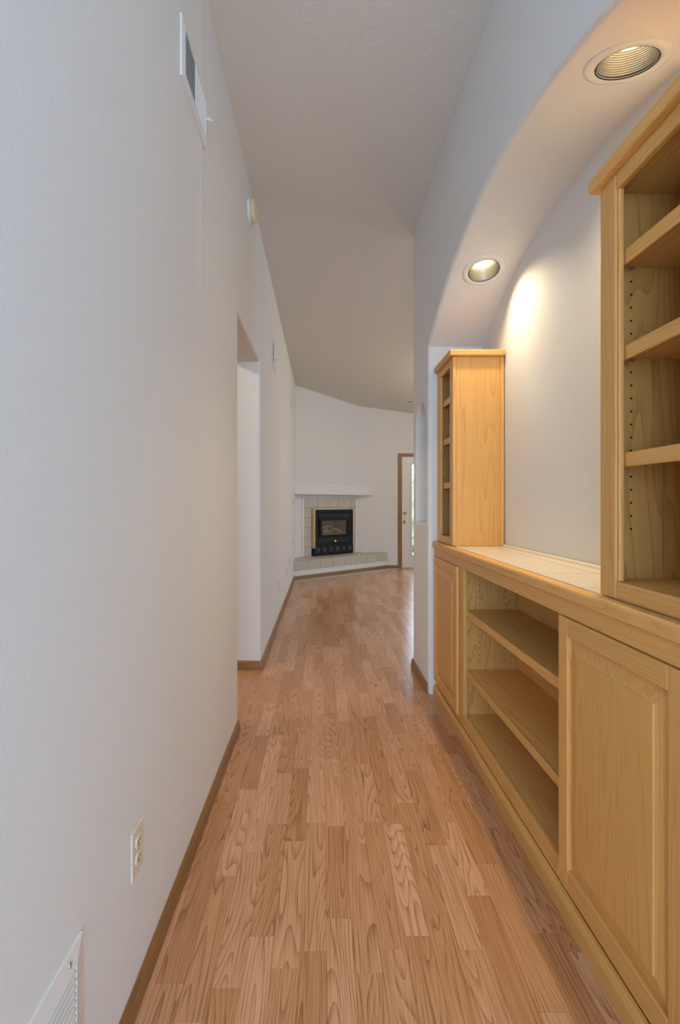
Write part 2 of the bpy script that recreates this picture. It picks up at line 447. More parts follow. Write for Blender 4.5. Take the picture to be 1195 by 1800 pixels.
wall_with_hole('wall_foyer_left', 0, -2.34, -2.2, YE, -.12, [], 'white foyer wall behind the viewer')
wall_with_hole('wall_foyer_right', 0, 2.4, 2.54, YE, YH+.12, [], 'white foyer wall behind the viewer')
wall_with_hole('wall_foyer_front', 1, YH, YH+.12, 1.17, 2.4, [], 'white foyer wall beside the hallway')
wall_with_hole('wall_side_room_near', 1, 0-.12, 0, -3.1, XLB, [], 'white wall of the side room')
wall_with_hole('wall_side_room_far', 1, 6.0, 6.12, -3.1, XLB, [], 'white wall of the side room')
wall_with_hole('wall_side_room_window', 0, -3.14, -3.0, 0, 6.0, [], 'white wall of the side room')
# diagonal fireplace wall
bm = bmesh.new()
p1 = C0 + CD*DLEN
add_prism(bm, [(C0.x, C0.y), (p1.x, p1.y), (p1.x-.0, p1.y+.05), (C0.x-.05, p1.y+.05), (C0.x-.05, C0.y)], 2, 0, 3.3)
FPX0, FPX1, FPZ1 = .345, 1.25, 1.11
k = bmesh.new(); add_box(k, FPX0+.01, FPX1-.01, -.1, .30, .30, FPZ1-.01)
RZ = math.atan2(CD.y, CD.x)
DM = Matrix.Translation(C0) @ Matrix.Rotation(RZ, 4, 'Z')       # local x along the wall, y into it
bmesh.ops.transform(k, matrix=DM, verts=k.verts)
bm = boolean_cut(bm, [k])
S(obj('wall_fireplace', bm, M_WALL), 'white diagonal corner wall around the fireplace')
# unseen windows: frame and panes
def window(name, axis, t, a0, a1, z0, z1, n, label):
    r = S(thing(name, label, 'window', (0, 0, 0)))
    del r['category']
    bm = bmesh.new(); w = .05
    def bb(p0, p1, q0, q1, d=.03):
        if axis == 1: add_box(bm, p0, p1, t-d, t+d, q0, q1)
        else: add_box(bm, t-d, t+d, p0, p1, q0, q1)
    bb(a0, a1, z0, z0+w); bb(a0, a1, z1-w, z1); bb(a0, a0+w, z0+w, z1-w); bb(a1-w, a1, z0+w, z1-w)
    for i in range(1, n):
        c = a0 + (a1-a0)*i/n; bb(c-.02, c+.02, z0+w, z1-w)
    obj('window_frame', bm, M_WHITE, r)
    for i in range(n):
        c0 = a0 + (a1-a0)*i/n + .025; c1 = a0 + (a1-a0)*(i+1)/n - .025
        if axis == 1: box('pane', c0, c1, t-.003, t+.003, z0+w, z1-w, M_PANE, r)
        else: box('pane', t-.003, t+.003, c0, c1, z0+w, z1-w, M_PANE, r)
window('window_1', 1, YE-.06, -1.4, 1.6, .2, 2.45, 3, 'tall white entry window behind the viewer')
window('window_2', 0, XFAR+.06, 4.6, 5.8, .85, 2.05, 2, 'wide white living room window')

# ------------------------------------------------------------------ baseboards
BPROF = [(0, 0), (.012, 0), (.013, .008), (.0125, .024), (.0105, .036), (.010, .046), (.006, .056), (.003, .062), (0, .062)]
def baseboard(name, p, q, normal, label, ext=(0, 0)):
    """moulded board along the floor from p to q; normal points into the room"""
    p = Vector((*p, 0)); q = Vector((*q, 0)); n = Vector((*normal, 0)).normalized(); d = (q-p).normalized()
    bm = bmesh.new()
    A = [bm.verts.new(p + n*(o+.0005) - d*ext[0]*o/.012 + Vector((0, 0, z+.0005))) for o, z in BPROF]
    B = [bm.verts.new(q + n*(o+.0005) + d*ext[1]*o/.012 + Vector((0, 0, z+.0005))) for o, z in BPROF]
    m = len(BPROF); bm.faces.new(A); bm.faces.new(B[::-1])
    for i in range(m): bm.faces.new((A[i], A[(i+1) % m], B[(i+1) % m], B[i]))
    mat = BB[1] if abs(d.y) > abs(d.x) else BB[0]
    return S(obj(name, bm, mat), label)
baseboard('baseboard_left', (XL, YH), (XL, OP0-.012), (1, 0), 'brown moulded baseboard along the near left wall')
baseboard('baseboard_left_jamb', (XLB+.02, OP1), (XL-.0, OP1), (0, -1), 'short brown baseboard across the end of the opening', (0, .0125))
baseboard('baseboard_left_far', (XL, OP1), (XL, 7.52), (1, 0), 'brown baseboard along the far left wall towards fireplace', (.0125, 0))
baseboard('baseboard_right', (XR, A1+.012), (XR, YEND), (-1, 0), 'short brown baseboard under the arched niche', (0, .0125))
baseboard('baseboard_right_end', (XR, YEND), (1.6, YEND), (0, 1), 'brown baseboard round the end of the right wall', (.0125, 0))
HD = .36                                   # hearth depth from the diagonal wall
h0 = C0 + CN*HD; th = (XL - h0.x)/CD.x; hA = h0 + CD*th; th2 = (YB - h0.y)/CD.y; hB = h0 + CD*th2
baseboard('baseboard_hearth', (hA.x, hA.y), (hB.x, hB.y), CN[:2], 'brown baseboard along the foot of the hearth')
baseboard('baseboard_rear', (hB.x+.012, YB), (1.405, YB), (0, -1), 'short brown baseboard between hearth and glazed door')
# pale strip on the floor in front of the hearth
bm = bmesh.new()
s0 = C0 + CN*(HD+.015); s1 = C0 + CN*(HD+.20)
def on(pt, x=None, y=None): return pt + CD*((x-pt.x)/CD.x if x is not None else (y-pt.y)/CD.y)
pts = [on(s0, x=XL+.014), on(s1, x=XL+.014), on(s1, y=YB-.02), on(s0, y=YB-.02)]
add_prism(bm, [(p.x, p.y) for p in pts], 2, .0006, .006)
S(obj('trim_1', bm, plain('pale_floor_strip', (.52, .50, .42), .5)), 'pale grey floor strip in front of the hearth')

# ------------------------------------------------------------------ base cabinets
XF = .714                                  # face frame front
XD = .697                                  # door front
DR0, DR1 = .105, .872                      # door bottom and top
RT = .925                                  # underside of worktop edge
def raised_panel(name, y0, y1, z0, z1, parent, m):
    """raised panel facing -X: flat field, wide sloping bevel, thin lip"""
    xb, xl, xf = XD+.0165, XD+.0142, XD+.001
    s = .048; bm = bmesh.new()
    def ring(k, x): return [bm.verts.new((x, *p)) for p in ((y0+k, z0+k), (y1-k, z0+k), (y1-k, z1-k), (y0+k, z1-k))]
    R = [ring(0, xb), ring(0, xl), ring(s, xf+.003), ring(s+.001, xf)]
    bm.faces.new(R[0]); bm.faces.new(R[3])
    for a, b in zip(R, R[1:]):
        for i in range(4): bm.faces.new((a[i], a[(i+1) % 4], b[(i+1) % 4], b[i]))
    return obj(name, bm, m, parent)
def cab_door(parent, y0, y1, z0=DR0, z1=DR1, w=.052):
    d = thing('door', None, None, (XD+.0085, (y0+y1)/2, (z0+z1)/2))
    d.location = Vector(d.location) - W[parent]; d.parent = parent
    box('stile', XD, XD+.0165, y0, y0+w, z0, z1, OAK[2], d, .0035, 3)
    box('stile', XD, XD+.0165, y1-w, y1, z0, z1, OAK[2], d, .0035, 3)
    box('rail', XD, XD+.0165, y0+w, y1-w, z0, z0+w, OAK[1], d, .0035, 3)
    box('rail', XD, XD+.0165, y0+w, y1-w, z1-w, z1, OAK[1], d, .0035, 3)
    raised_panel('panel', y0+w-.004, y1-w+.004, z0+w-.004, z1-w+.004, d, OAK[2])
    return d
def carcass(r, y0, y1, back=True):
    t = .018
    box('side_panel', XF+.019, XB-.006, y0, y0+t, .066, RT-.003, PLY, r)
    box('side_panel', XF+.019, XB-.006, y1-t, y1, .066, RT-.003, PLY, r)
    box('back_panel', XB-.012, XB-.006, y0+t, y1-t, .13, RT-.003, PLYY, r)
    box('bottom_panel', XF+.019, XB-.012, y0+t, y1-t, .112, .13, PLYY, r)
def face(r, y0, y1, wa, wb):
    box('stile', XF, XF+.019, y0, y0+wa, .066, RT-.003, OAK[2], r, .002)
    box('stile', XF, XF+.019, y1-wb, y1, .066, RT-.003, OAK[2], r, .002)
    box('rail', XF, XF+.019, y0+wa, y1-wb, .872, RT-.003, OAK[1], r, .002)
    box('rail', XF, XF+.019, y0+wa, y1-wb, .066, .131, OAK[1], r, .004, 3)
def holes(r, y, xs_, zs, sign, name='pin_holes'):
    bm = bmesh.new()
    for x in xs_:
        for z in zs:
            M = Matrix.Translation((x, y, z)) @ Matrix.Rotation(H, 4, 'X')
            add_lathe(bm, [(0, -.0012), (.0028, -.0012), (.0028, .0012), (0, .0012)], 8, M)
    o = obj(name, bm, M_DARK, r); o['kind'] = 'stuff'; o['label'] = 'rows of small dark shelf pin holes'
YA, YBc = 1.435, 2.475                      # boundaries between the three base units
r = thing('base_cabinet', 'oak base cabinet with closed raised-panel door beneath the nearer bookcase', 'cabinet', (XF, 1.1, 0), group='oak base units')
carcass(r, .815, YA-.001); face(r, .815, YA-.001, .115, .022); cab_door(r, .925, 1.428)
r = thing('base_cabinet', 'oak base cabinet with narrow-looking closed door under the farther bookcase', 'cabinet', (XF, 2.8, 0), group='oak base units')
carcass(r, YBc+.001, 3.032); face(r, YBc+.001, 3.032, .040, .03); cab_door(r, 2.512, 3.022)
r = thing('open_base_cabinet', 'open oak base cabinet with two shelves between the closed doors', 'cabinet', (XF, 1.95, 0), group='oak base units')
carcass(r, YA, YBc); face(r, YA, YBc, .025, .032)
for z in (.66, .357):
    o = box('shelf', XF+.026, XB-.014, YA+.019, YBc-.019, z-.018, z, PLYY, r)
    box('shelf_edge', XF+.014, XF+.026, YA+.019, YBc-.019, z-.034, z, OAK[1], o, .0035, 3)
holes(r, YBc-.0185, (.80, .93), [.40+.032*i for i in range(14)], 1)
# base moulding along the foot of all three units
BMP = [(0, 0), (.017, 0), (.017, .046), (.014, .056), (.008, .064), (0, .066)]
bm = bmesh.new()
add_prism(bm, [(XF-.001-o, z+.0005) for o, z in BMP], 1, .812, 3.034)
S(obj('trim_2', bm, OAK[1]), 'long oak base moulding along the foot of the cabinets')

# ------------------------------------------------------------------ worktop
ZC = .962
wt = thing('worktop', 'cream tiled worktop with a rounded oak front edge across the cabinets', 'worktop', (.85, 1.92, .93))
E0 = .690
edge = [(E0, RT+.004), (E0+.004, RT), (E0+.040, RT), (E0+.040, ZC-.002), (E0+.032, ZC+.001), (E0+.008, ZC+.001), (E0+.002, ZC-.003), (E0, ZC-.009)]
prism('front_edge', edge, 1, .812, 3.034, OAK[1], wt)
box('fascia', .7025, XF-.0005, .812, 3.034, .8745, RT-.0005, OAK[1], wt, .002)
box('bed', E0+.041, XB-.004, .812, 3.034, RT+.001, ZC-.004, M_GROUT, wt)
tx = [(E0+.042, .925), (.9295, XB-.020)]
ty = [.814 + .2775*i for i in range(9)]
for a, b in tx:
    for i in range(8): box('tile', a, b, ty[i]+.002, ty[i+1]-.002, ZC-.004, ZC+.001, M_CTILE, wt, .0012, 2)
prism('back_bead', [(XB-.019, ZC-.003), (XB-.003, ZC-.003), (XB-.003, ZC+.013), (XB-.008, ZC+.012), (XB-.015, ZC+.007)], 1, 1.262, 2.664, M_CTILE, wt)

# ------------------------------------------------------------------ bookcases on the worktop
XU = .722; UZ0 = ZC+.0025; UZ1 = 2.012; CZ1 = 2.047
def bookcase(y0, y1, label, near_side, far_side):
    r = thing('bookcase', label, 'bookcase', (XU+.14, (y0+y1)/2, UZ0), group='oak bookcases on the worktop')
    t = .016; w = .066; xb = XB-.006
    for a in (y0+.003, y1-t-.003): box('side_panel', XU+.0195, xb, a, a+t, UZ0, UZ1, PLY if False else OAK[2], r)
    box('back_panel', xb-.006, xb, y0+t+.003, y1-t-.003, UZ0+.02, UZ1-.02, PLY, r)
    box('bottom_panel', XU+.0195, xb-.006, y0+t+.003, y1-t-.003, UZ0, UZ0+.042, PLYY, r)
    box('top_panel', XU+.0195, xb-.006, y0+t+.003, y1-t-.003, UZ1-.020, UZ1-.001, PLYY, r)
    for a in (y0, y1-w): box('stile', XU, XU+.019, a, a+w, UZ0, UZ1, OAK[2], r, .004, 3)
    for z0, z1 in ((UZ0, UZ0+.044), (UZ1-.040, UZ1)):
        box('rail', XU+.0005, XU+.0185, y0+w, y1-w, z0, z1, OAK[1], r, .004, 3)
    # bead round the inside of the frame
    bm = bmesh.new(); o, k = .010, .0
    for a, b in ((y0+w, y0+w+o), (y1-w-o, y1-w)): add_box(bm, XU+.004, XU+.017, a, b, UZ0+.044, UZ1-.040, .0035, 2)
    obj('bead', bm, OAK[2], r)
    # crown with bullnose, round front and both ends
    ov = .021
    box('crown', XU-ov, xb+.001, y0-ov+(.0 if near_side else .02), y1+ov-(.0 if far_side else .02), UZ1+.0005, CZ1, OAK[1], r, .006, 3)
    # lining of the two inner side faces
    for a in (y0+t+.0035, y1-t-.0055): box('side_lining', XU+.0195, xb-.0065, a, a+.002, UZ0+.043, UZ1-.021, PLY, r)
    for z in (1.822, 1.588, 1.325):
        s = box('shelf', XU+.028, xb-.008, y0+t+.008, y1-t-.008, z-.019, z, PLYY, r)
        box('shelf_edge', XU+.0195, XU+.028, y0+t+.008, y1-t-.008, z-.036, z, OAK[1], s, .003, 2)
        for yy in (y0+t+.0085, y1-t-.0085):
            for x in (.789, .955): box('shelf_pin', x-.006, x+.006, yy-.003, yy+.003, z-.026, z-.019, M_STEEL, s)
    zs = [1.135 + .0333*i for i in range(5)] + [1.335 + .0333*i for i in range(7)] + [1.60 + .0333*i for i in range(6)]
    holes(r, y1-t-.0058, (.789, .955), zs, 1)
    # scribe strip where the side panel meets the wall
    if near_side: box('scribe_strip', xb-.018, xb, y0-.004, y0+.003, UZ0, UZ1, OAK[2], r, .001)
    return r
bookcase(.845, 1.257, 'tall oak bookcase nearer the camera, cut off by the right picture edge', True, True)
bookcase(2.673, 3.030, 'oak bookcase at the far end of the worktop, plain side panel showing', True, False)

# ------------------------------------------------------------------ downlights in the arch
for k, y in enumerate(LY):
    z, n = soffit_frame(y)
    q = n.to_track_quat('-Z', 'Y').to_euler()
    r = thing('recessed_downlight', ('large lit recessed downlight in the arch above the nearer bookcase', 'lit recessed downlight in the arch near the farther bookcase')[k], 'downlight', (LX, y, z), q, True, 'recessed downlights in the arch')
    lathe('trim_ring', [(.076, -.001), (.079, -.005), (.098, -.006), (.108, -.003), (.110, .0005), (.086, .0005), (.084, .004), (.080, .003)], M_WHITE, r, 48, None, True)
    lathe('rim', [(.0755, -.004), (.0785, -.0055), (.0795, -.002), (.0775, .003), (.0755, .002)], M_BLACK, r, 48, None, True)
    prof = []
    for i in range(20):
        zz = .002 + i*.0053; rr = .0775 - .0007*i
        prof += [(rr, zz), (rr-.0016, zz+.0022), (rr-.0016, zz+.0036)]
    prof += [(.062, .112), (0, .112), (0, .114), (.066, .114), (.081, .004), (.0775, .002)]
    lathe('baffle', prof, M_BAFFLE, r, 48)
    lathe('bulb', [(0, .040), (.020, .041), (.038, .045), (.049, .053), (.051, .064), (.042, .092), (.03, .110), (0, .110)], M_BULB, r, 32, None, True)
    ld = bpy.data.lights.new('downlight_lamp', 'SPOT'); ld.energy = DOWNLIGHT_W; ld.color = (1.0, .79, .49); ld.spot_size = math.radians(125); ld.spot_blend = 1.0; ld.shadow_soft_size = .04
    lo_ = bpy.data.objects.new('lamp', ld); C.objects.link(lo_); lo_.parent = r; lo_.location = (0, 0, .036)

# ------------------------------------------------------------------ wall fittings on the left wall (local frame: x along -Y... built in scene space)
def outlet(y, z, label, kind='duplex', x=XL, group=None, name='power_outlet', cat='outlet'):
    r = thing(name, label, cat, (x, y, z), group=group)
    box('plate', x+.0005, x+.006, y-.035, y+.035, z-.057, z+.057, M_ALMOND, r, .0025, 2)
    if kind == 'duplex':
        for dz in (-.0195, .0195):
            bm = bmesh.new()
            pts = [(y + .0168*math.cos(a), z + dz + max(-.0135, min(.0135, .0168*math.sin(a)))) for a in [2*math.pi*i/24 for i in range(24)]]
            add_prism(bm, pts, 0, x+.0055, x+.0085); s = obj('socket', bm, M_ALMOND, r)
            bm = bmesh.new()
            for dy in (-.006, .006): add_box(bm, x+.0083, x+.0090, y+dy-.001, y+dy+.001, z+dz-.002, z+dz+.006)
            add_lathe(bm, [(0, 0), (.0024, 0), (.0024, .0007), (0, .0007)], 10, Matrix.Translation((x+.0083, y, z+dz-.0075)) @ Matrix.Rotation(H, 4, 'Y'))
            obj('slots', bm, M_DARK, s)
        lathe('screw', [(.003, 0), (.003, .0012), (0, .0016)], M_STEEL, r, 12, Matrix.Translation((x+.006, y, z)) @ Matrix.Rotation(H, 4, 'Y'))
    elif kind == 'switch':
        box('toggle', x+.0055, x+.016, y-.0045, y+.0045, z-.002, z+.012, M_ALMOND, r, .001)
        for dz in (-.03, .03): lathe('screw', [(.003, 0), (.003, .0012), (0, .0016)], M_STEEL, r, 12, Matrix.Translation((x+.006, y, z+dz)) @ Matrix.Rotation(H, 4, 'Y'))
    return r
outlet(1.154, .375, 'almond duplex outlet on the near left wall above floor grille')
outlet(4.92, .345, 'small almond outlet low on far left wall, nearest past the opening')
outlet(6.05, .33, 'tiny almond outlet low on far left wall, middle of the three')
outlet(6.55, .42, 'tiny almond wall plate nearest the fireplace on far left wall')
outlet(7.30, 1.22, 'almond light switch on the left wall beside the mantel', 'switch', name='light_switch', cat='switch')
r = thing('gas_key_valve', 'small round gas valve cover on left wall beside the hearth', 'valve', (XL, 7.42, .62))
lathe('escutcheon', [(0, .0005), (.028, .0005), (.026, .006), (.012, .008), (0, .008)], M_STEEL, r, 20, Matrix.Translation((XL, 7.42, .62)) @ Matrix.Rotation(H, 4, 'Y'))
lathe('key_hole', [(0, .007), (.006, .007), (.006, .0085), (0, .0085)], M_DARK, r, 12, Matrix.Translation((XL, 7.42, .62)) @ Matrix.Rotation(H, 4, 'Y'))

def register(y0, y1, z0, z1, label, lever=True):
    """two-bank supply register on the left wall; vertical slats, the banks turned opposite ways"""
    x = XL; r = thing('wall_register', label, 'vent', (x, (y0+y1)/2, (z0+z1)/2), group='supply registers high on the left wall')
    w = .026
    bm = frame_bm(y0, y1, z0, z1, w, 0, 1)
    for v in bm.verts:                                     # local x -> Y, y -> depth, z -> Z with a sloping rim
        yy, d, zz = v.co; outer = (abs(yy-y0) < 1e-5 or abs(yy-y1) < 1e-5 or abs(zz-z0) < 1e-5 or abs(zz-z1) < 1e-5)
        v.co = (x + .0005 + d*(.006 if outer else .011), yy, zz)
    obj('frame', bm, M_WHITE, r)
    box('duct', x+.0005, x+.001, y0+w, y1-w, z0+w, z1-w, M_GREYIN, r)
    ym = (y0+y1)/2; box('divider', x+.001, x+.011, ym-.006, ym+.006, z0+w, z1-w, M_WHITE, r)
    for a, b, sg in ((y0+w, ym-.006, -1), (ym+.006, y1-w, 1)):
        n = 11
        for i in range(n):
            c = a + (b-a)*(i+.5)/n; p = (b-a)/n
            h = .0035; g = .62*p*sg
            bm = bmesh.new()
            add_prism(bm, [(x+.0015, c-g-.0004), (x+.0015, c-g+.0006), (x+.0105, c+g+.0004), (x+.0105, c+g-.0006)], 2, z0+w, z1-w)
            obj('slat', bm, M_WHITE, r)
    for yy in (y0+.012, y1-.012): lathe('screw', [(.004, 0), (.0035, .0015), (0, .002)], M_WHITE, r, 10, Matrix.Translation((x+.0085, yy, (z0+z1)/2)) @ Matrix.Rotation(H, 4, 'Y'))
    if lever:
        bm = bmesh.new(); zl = z0 + .55*(z1-z0)
        add_box(bm, x+.008, x+.026, y1-.020, y1-.016, zl-.008, zl+.002, .001); add_box(bm, x+.022, x+.036, y1-.022, y1-.014, zl-.014, zl-.006, .001)
        obj('lever', bm, M_WHITE, r)
register(1.512, 1.835, 2.54, 2.735, 'white register high on the near left wall with grey slats showing')
register(4.22, 4.54, 2.43, 2.65, 'narrow-looking register high on the left wall just past the opening')
register(6.72, 7.04, 2.50, 2.72, 'smallest-looking register high on far left wall near the fireplace corner')

r = thing('smoke_detector', 'round yellowed smoke detector on the left wall just below the ceiling', 'smoke detector', (XL, 2.94, 2.975))
Mx = Matrix.Translation((XL, 2.94, 2.975)) @ Matrix.Rotation(H, 4, 'Y')
lathe('base', [(0, .0005), (.074, .0005), (.074, .012), (.070, .016), (0, .016)], M_WHITE, r, 40, Mx)
lathe('cover', [(0, .0165), (.066, .0165), (.069, .020), (.069, .034), (.064, .042), (.040, .047), (0, .047)], M_YELLOWED, r, 40, Mx)
lathe('test_button', [(0, .0465), (.010, .0465), (.010, .049), (0, .0495)], M_WHITE, r, 16, Mx)

# return-air grille, low, runs out of the picture
gy0, gy1, gz0, gz1 = .42, .8875, .105, .415
r = thing('return_air_grille', 'white louvred return air grille low on the wall, bottom left corner', 'vent', (XL, .65, .26))
bm = frame_bm(gy0, gy1, gz0, gz1, .031, 0, 1)
for v in bm.verts:
    yy, d, zz = v.co; outer = (abs(yy-gy0) < 1e-5 or abs(yy-gy1) < 1e-5 or abs(zz-gz0) < 1e-5 or abs(zz-gz1) < 1e-5)
    v.co = (XL + .0005 + d*(.005 if outer else .0105), yy, zz)
obj('frame', bm, M_WHITE, r)
box('filter_back', XL+.0005, XL+.001, gy0+.03, gy1-.03, gz0+.03, gz1-.03, M_GREYIN, r)
n = 19; pz = (gz1-gz0-.062)/n
for i in range(n):
    zb = gz0+.031+pz*i
    bm = bmesh.new(); add_prism(bm, [(XL+.0015, zb+pz*.98), (XL+.0015, zb+pz*.86), (XL+.0095, zb-pz*.02), (XL+.0112, zb-pz*.02), (XL+.0112, zb+pz*.30), (XL+.0095, zb+pz*.16)], 1, gy0+.031, gy1-.034); obj('slat', bm, M_WHITE, r)
for yy in (gy1-.05, gy1-.20): lathe('screw', [(.0045, 0), (.004, .0015), (0, .002)], M_STEEL, r, 12, Matrix.Translation((XL+.0085, yy, gz1-.015)) @ Matrix.Rotation(H, 4, 'Y'))

# ------------------------------------------------------------------ corner fireplace (local frame: x along the wall, -y into the room)
HT = .305
he = thing('hearth', 'raised corner hearth faced with pale grey beige tiles', 'hearth', C0, (0, 0, RZ), True)
def to_local(p): q = p - C0; return Vector((q.dot(CD), -q.dot(CN), 0))
LA, LB = to_local(hA), to_local(hB)
cl = to_local(Vector((XL+.002, C0.y, 0))); cr = to_local(Vector((p1.x, YB-.002, 0)))
def hearth_poly(inset, d=HD):
    f = C0 + CN*(d-inset)
    return [to_local(on(f, x=XL+.002)), to_local(on(f, y=YB-.002)), to_local(C0 + CD*DLEN + Vector((0, -.002, 0))) , to_local(C0 + Vector((.002, 0, 0)))]
prism('core', [(p.x, p.y-.001 if i > 1 else p.y) for i, p in enumerate(hearth_poly(.0082))], 2, .001, HT-.008, M_WALL, he)
L = LB.x-LA.x; nt_ = 8
box('grout_bed', LA.x+.004, LB.x-.004, -HD+.0052, -HD+.0078, HT-.161, HT-.008, M_GROUT, he)
for i in range(nt_):
    a = LA.x+.003 + (L-.006)*i/nt_; b = LA.x+.003 + (L-.006)*(i+1)/nt_
    box('tile', a+.0025, b-.0025, -HD, -HD+.005, HT-.16, HT-.011, M_GTILE, he, .001)
# tiles on top: cut to the trapezoid
e0, e1 = to_local(Vector((XL+.003, 0, 0))), None
def xl_at(y):      # left wall in the local frame at depth y
    return (XL+.004 - C0.x + y*CN.x)/CD.x
def xr_at(y):
    return (YB-.004 - C0.y + y*CN.y)/CD.y
rowsy = [(-HD, -.185), (-.182, -.003)]
for ya, yb in rowsy:
    for i in range(nt_+1):
        a = LA.x + L*(i-.5)/nt_; b = LA.x + L*(i+.5)/nt_ - .003
        pa = [max(a, xl_at(ya)), max(a, xl_at(yb))]; pb = [min(b, xr_at(ya)), min(b, xr_at(yb))]
        if pb[0]-pa[0] < .02 or pb[1]-pa[1] < .02: continue
        prism('tile', [(pa[0], ya), (pb[0], ya), (pb[1], yb), (pa[1], yb)], 2, HT-.0075, HT, M_GTILE, he)
# mantel ledge (painted drywall box)
bm = bmesh.new(); MDp = .20
f = C0 + CN*MDp
mp_ = [on(f, x=XL+.001), on(f, y=YB-.001), C0 + CD*DLEN + Vector((-.0, -.001, 0)), C0 + Vector((.001, -.001, 0))]
add_prism(bm, [(p.x, p.y) for p in mp_], 2, 1.345, 1.55)
bmesh.ops.recalc_face_normals(bm, faces=bm.faces)
bevel_where(bm, lambda e: all(abs((v.co-C0).dot(CN)-MDp) < .002 for v in e.verts) and abs(e.verts[0].co.z-e.verts[1].co.z) < .01, .018)
S(obj('trim_3', bm, M_WALL), 'thick white mantel ledge over the fireplace')

su = thing('fireplace_surround', 'pale grey beige tile surround framing the black fireplace', 'surround', C0, (0, 0, RZ), True)
SX0, SX1, SZ1 = .18, 1.372, 1.29
box('grout_bed', SX0, SX1, -.0095, -.0005, 1.124, SZ1, M_GROUT, su); box('grout_bed', SX0, .338, -.0095, -.0005, HT+.001, 1.1235, M_GROUT, su); box('grout_bed', 1.257, SX1, -.0095, -.0005, HT+.001, 1.1235, M_GROUT, su)
for a, b in ((.18, .474), (.474, .706), (.706, .951), (.951, 1.25), (1.25, 1.372)): box('tile', a+.0025, b-.0025, -.014, -.0098, 1.127, SZ1, M_GTILE, su, .0012)
zz = [HT+.001 + (1.122-HT)*i/5 for i in range(6)]
for i in range(5):
    box('tile', SX0+.0015, .338, -.014, -.0098, zz[i]+.0025, zz[i+1]-.0025, M_GTILE, su, .0012)
    box('tile', 1.257, SX1-.0015, -.014, -.0098, zz[i]+.0025, zz[i+1]-.0025, M_GTILE, su, .0012)
bm = bmesh.new()
add_box(bm, SX0-.045, SX0-.001, -.016, -.001, HT+.001, SZ1+.03, .003); add_box(bm, SX1+.001, SX1+.04, -.016, -.001, HT+.001, SZ1+.03, .003); add_box(bm, SX0, SX1, -.016, -.001, SZ1+.001, SZ1+.03, .003)
obj('edge_trim', bm, M_WHITE, su)

fp = thing('fireplace_insert', 'black gas fireplace insert with brass trim and glass front', 'fireplace', C0, (0, 0, RZ), True)
x0, x1 = .342, 1.255
def fpl(name, bm, mat, par=fp): return obj(name, bm, mat, par)
PY = -.085                                 # front of the panel
zb, zt = .47, 1.108
# box with cavity: side cheeks, top, bottom, back
bm = bmesh.new()
gx0, gx1, gz0_, gz1_ = .50, 1.10, .655, .92
for a in ((x0+.012, gx0-.002, PY+.012, .27, zb, zt-.012), (gx1+.002, x1-.012, PY+.012, .27, zb, zt-.012), (gx0-.002, gx1+.002, PY+.012, .27, zb, gz0_-.002), (gx0-.002, gx1+.002, PY+.012, .27, gz1_+.002, zt-.012)): add_box(bm, *a)
fpl('body', bm, M_BLACK)
# front panel pieces round the glass and the louvre slots
bm = bmesh.new()
sx0, sx1 = x0+.10, x1-.10
add_box(bm, x0+.012, sx0, PY, PY+.012, zb, zt-.012, .003); add_box(bm, sx1, x1-.012, PY, PY+.012, zb, zt-.012, .003)
add_box(bm, sx0, sx1, PY, PY+.012, 1.035, zt-.012, .003); add_box(bm, sx0, sx1, PY, PY+.012, zb, .50, .003)
fpl('front_panel', bm, M_BLACK)
for z in (1.003, .973, .60, .57, .54):
    bm = bmesh.new(); add_prism(bm, [(PY+.012, z+.016), (PY+.012, z-.004), (PY-.002, z-.010), (PY-.002, z+.002)], 0, sx0, sx1); fpl('louvre', bm, M_LOUVRE)
fr = frame_bm(gx0-.048, gx1+.048, gz0_-.03, gz1_+.035, .05, PY-.012, PY+.011, .034)
gf = fpl('glass_frame', fr, M_BLACK)
box('pane', gx0+.002, gx1-.002, PY+.012, PY+.016, gz0_+.003, gz1_-.001, M_FGLASS, gf)
bm = bmesh.new()
add_box(bm, gx0, gx1, .24, .262, gz0_, gz1_); add_box(bm, gx0, gx0+.006, PY+.02, .24, gz0_, gz1_); add_box(bm, gx1-.006, gx1, PY+.02, .24, gz0_, gz1_); add_box(bm, gx0, gx1, PY+.02, .24, gz0_, gz0_+.02)
fpl('firebox', bm, M_FIREBOX)
def log(p, q, r0):
    bm = bmesh.new(); d = Vector(q)-Vector(p); ln = d.length
    rr = random.Random(int(p[0]*1000))
    prof = [(0, 0)] + [(r0*(.85+.3*rr.random()), ln*i/7) for i in range(8)] + [(0, ln)]
    add_lathe(bm, prof, 10, Matrix.Translation(p) @ d.to_track_quat('Z', 'Y').to_matrix().to_4x4())
    return fpl('log', bm, M_LOG)
log((.56, .10, .715), (1.04, .08, .720), .034); log((.58, .00, .705), (.82, .05, .712), .028); log((.66, -.02, .74), (.76, .14, .80), .026); log((.80, .02, .77), (1.02, -.01, .70), .026); log((.60, .06, .775), (.86, .08, .80), .024)
# brass surround on three sides
bm = bmesh.new()
add_box(bm, x0, x0+.016, PY-.004, -.0125, zb-.03, zt, .003); add_box(bm, x1-.016, x1, PY-.004, -.0125, zb-.0, zt, .003); add_box(bm, x0+.016, x1-.016, PY-.004, -.0125, zt-.014, zt, .003)
fpl('brass_trim', bm, M_BRASS)
lathe('knob', [(0, 0), (.010, 0), (.010, -.012), (.021, -.018), (.023, -.028), (.015, -.036), (0, -.038)], M_BRASS, fp, 20, Matrix.Translation((.79, PY-.002, .545)) @ Matrix.Rotation(-H, 4, 'X'), True)
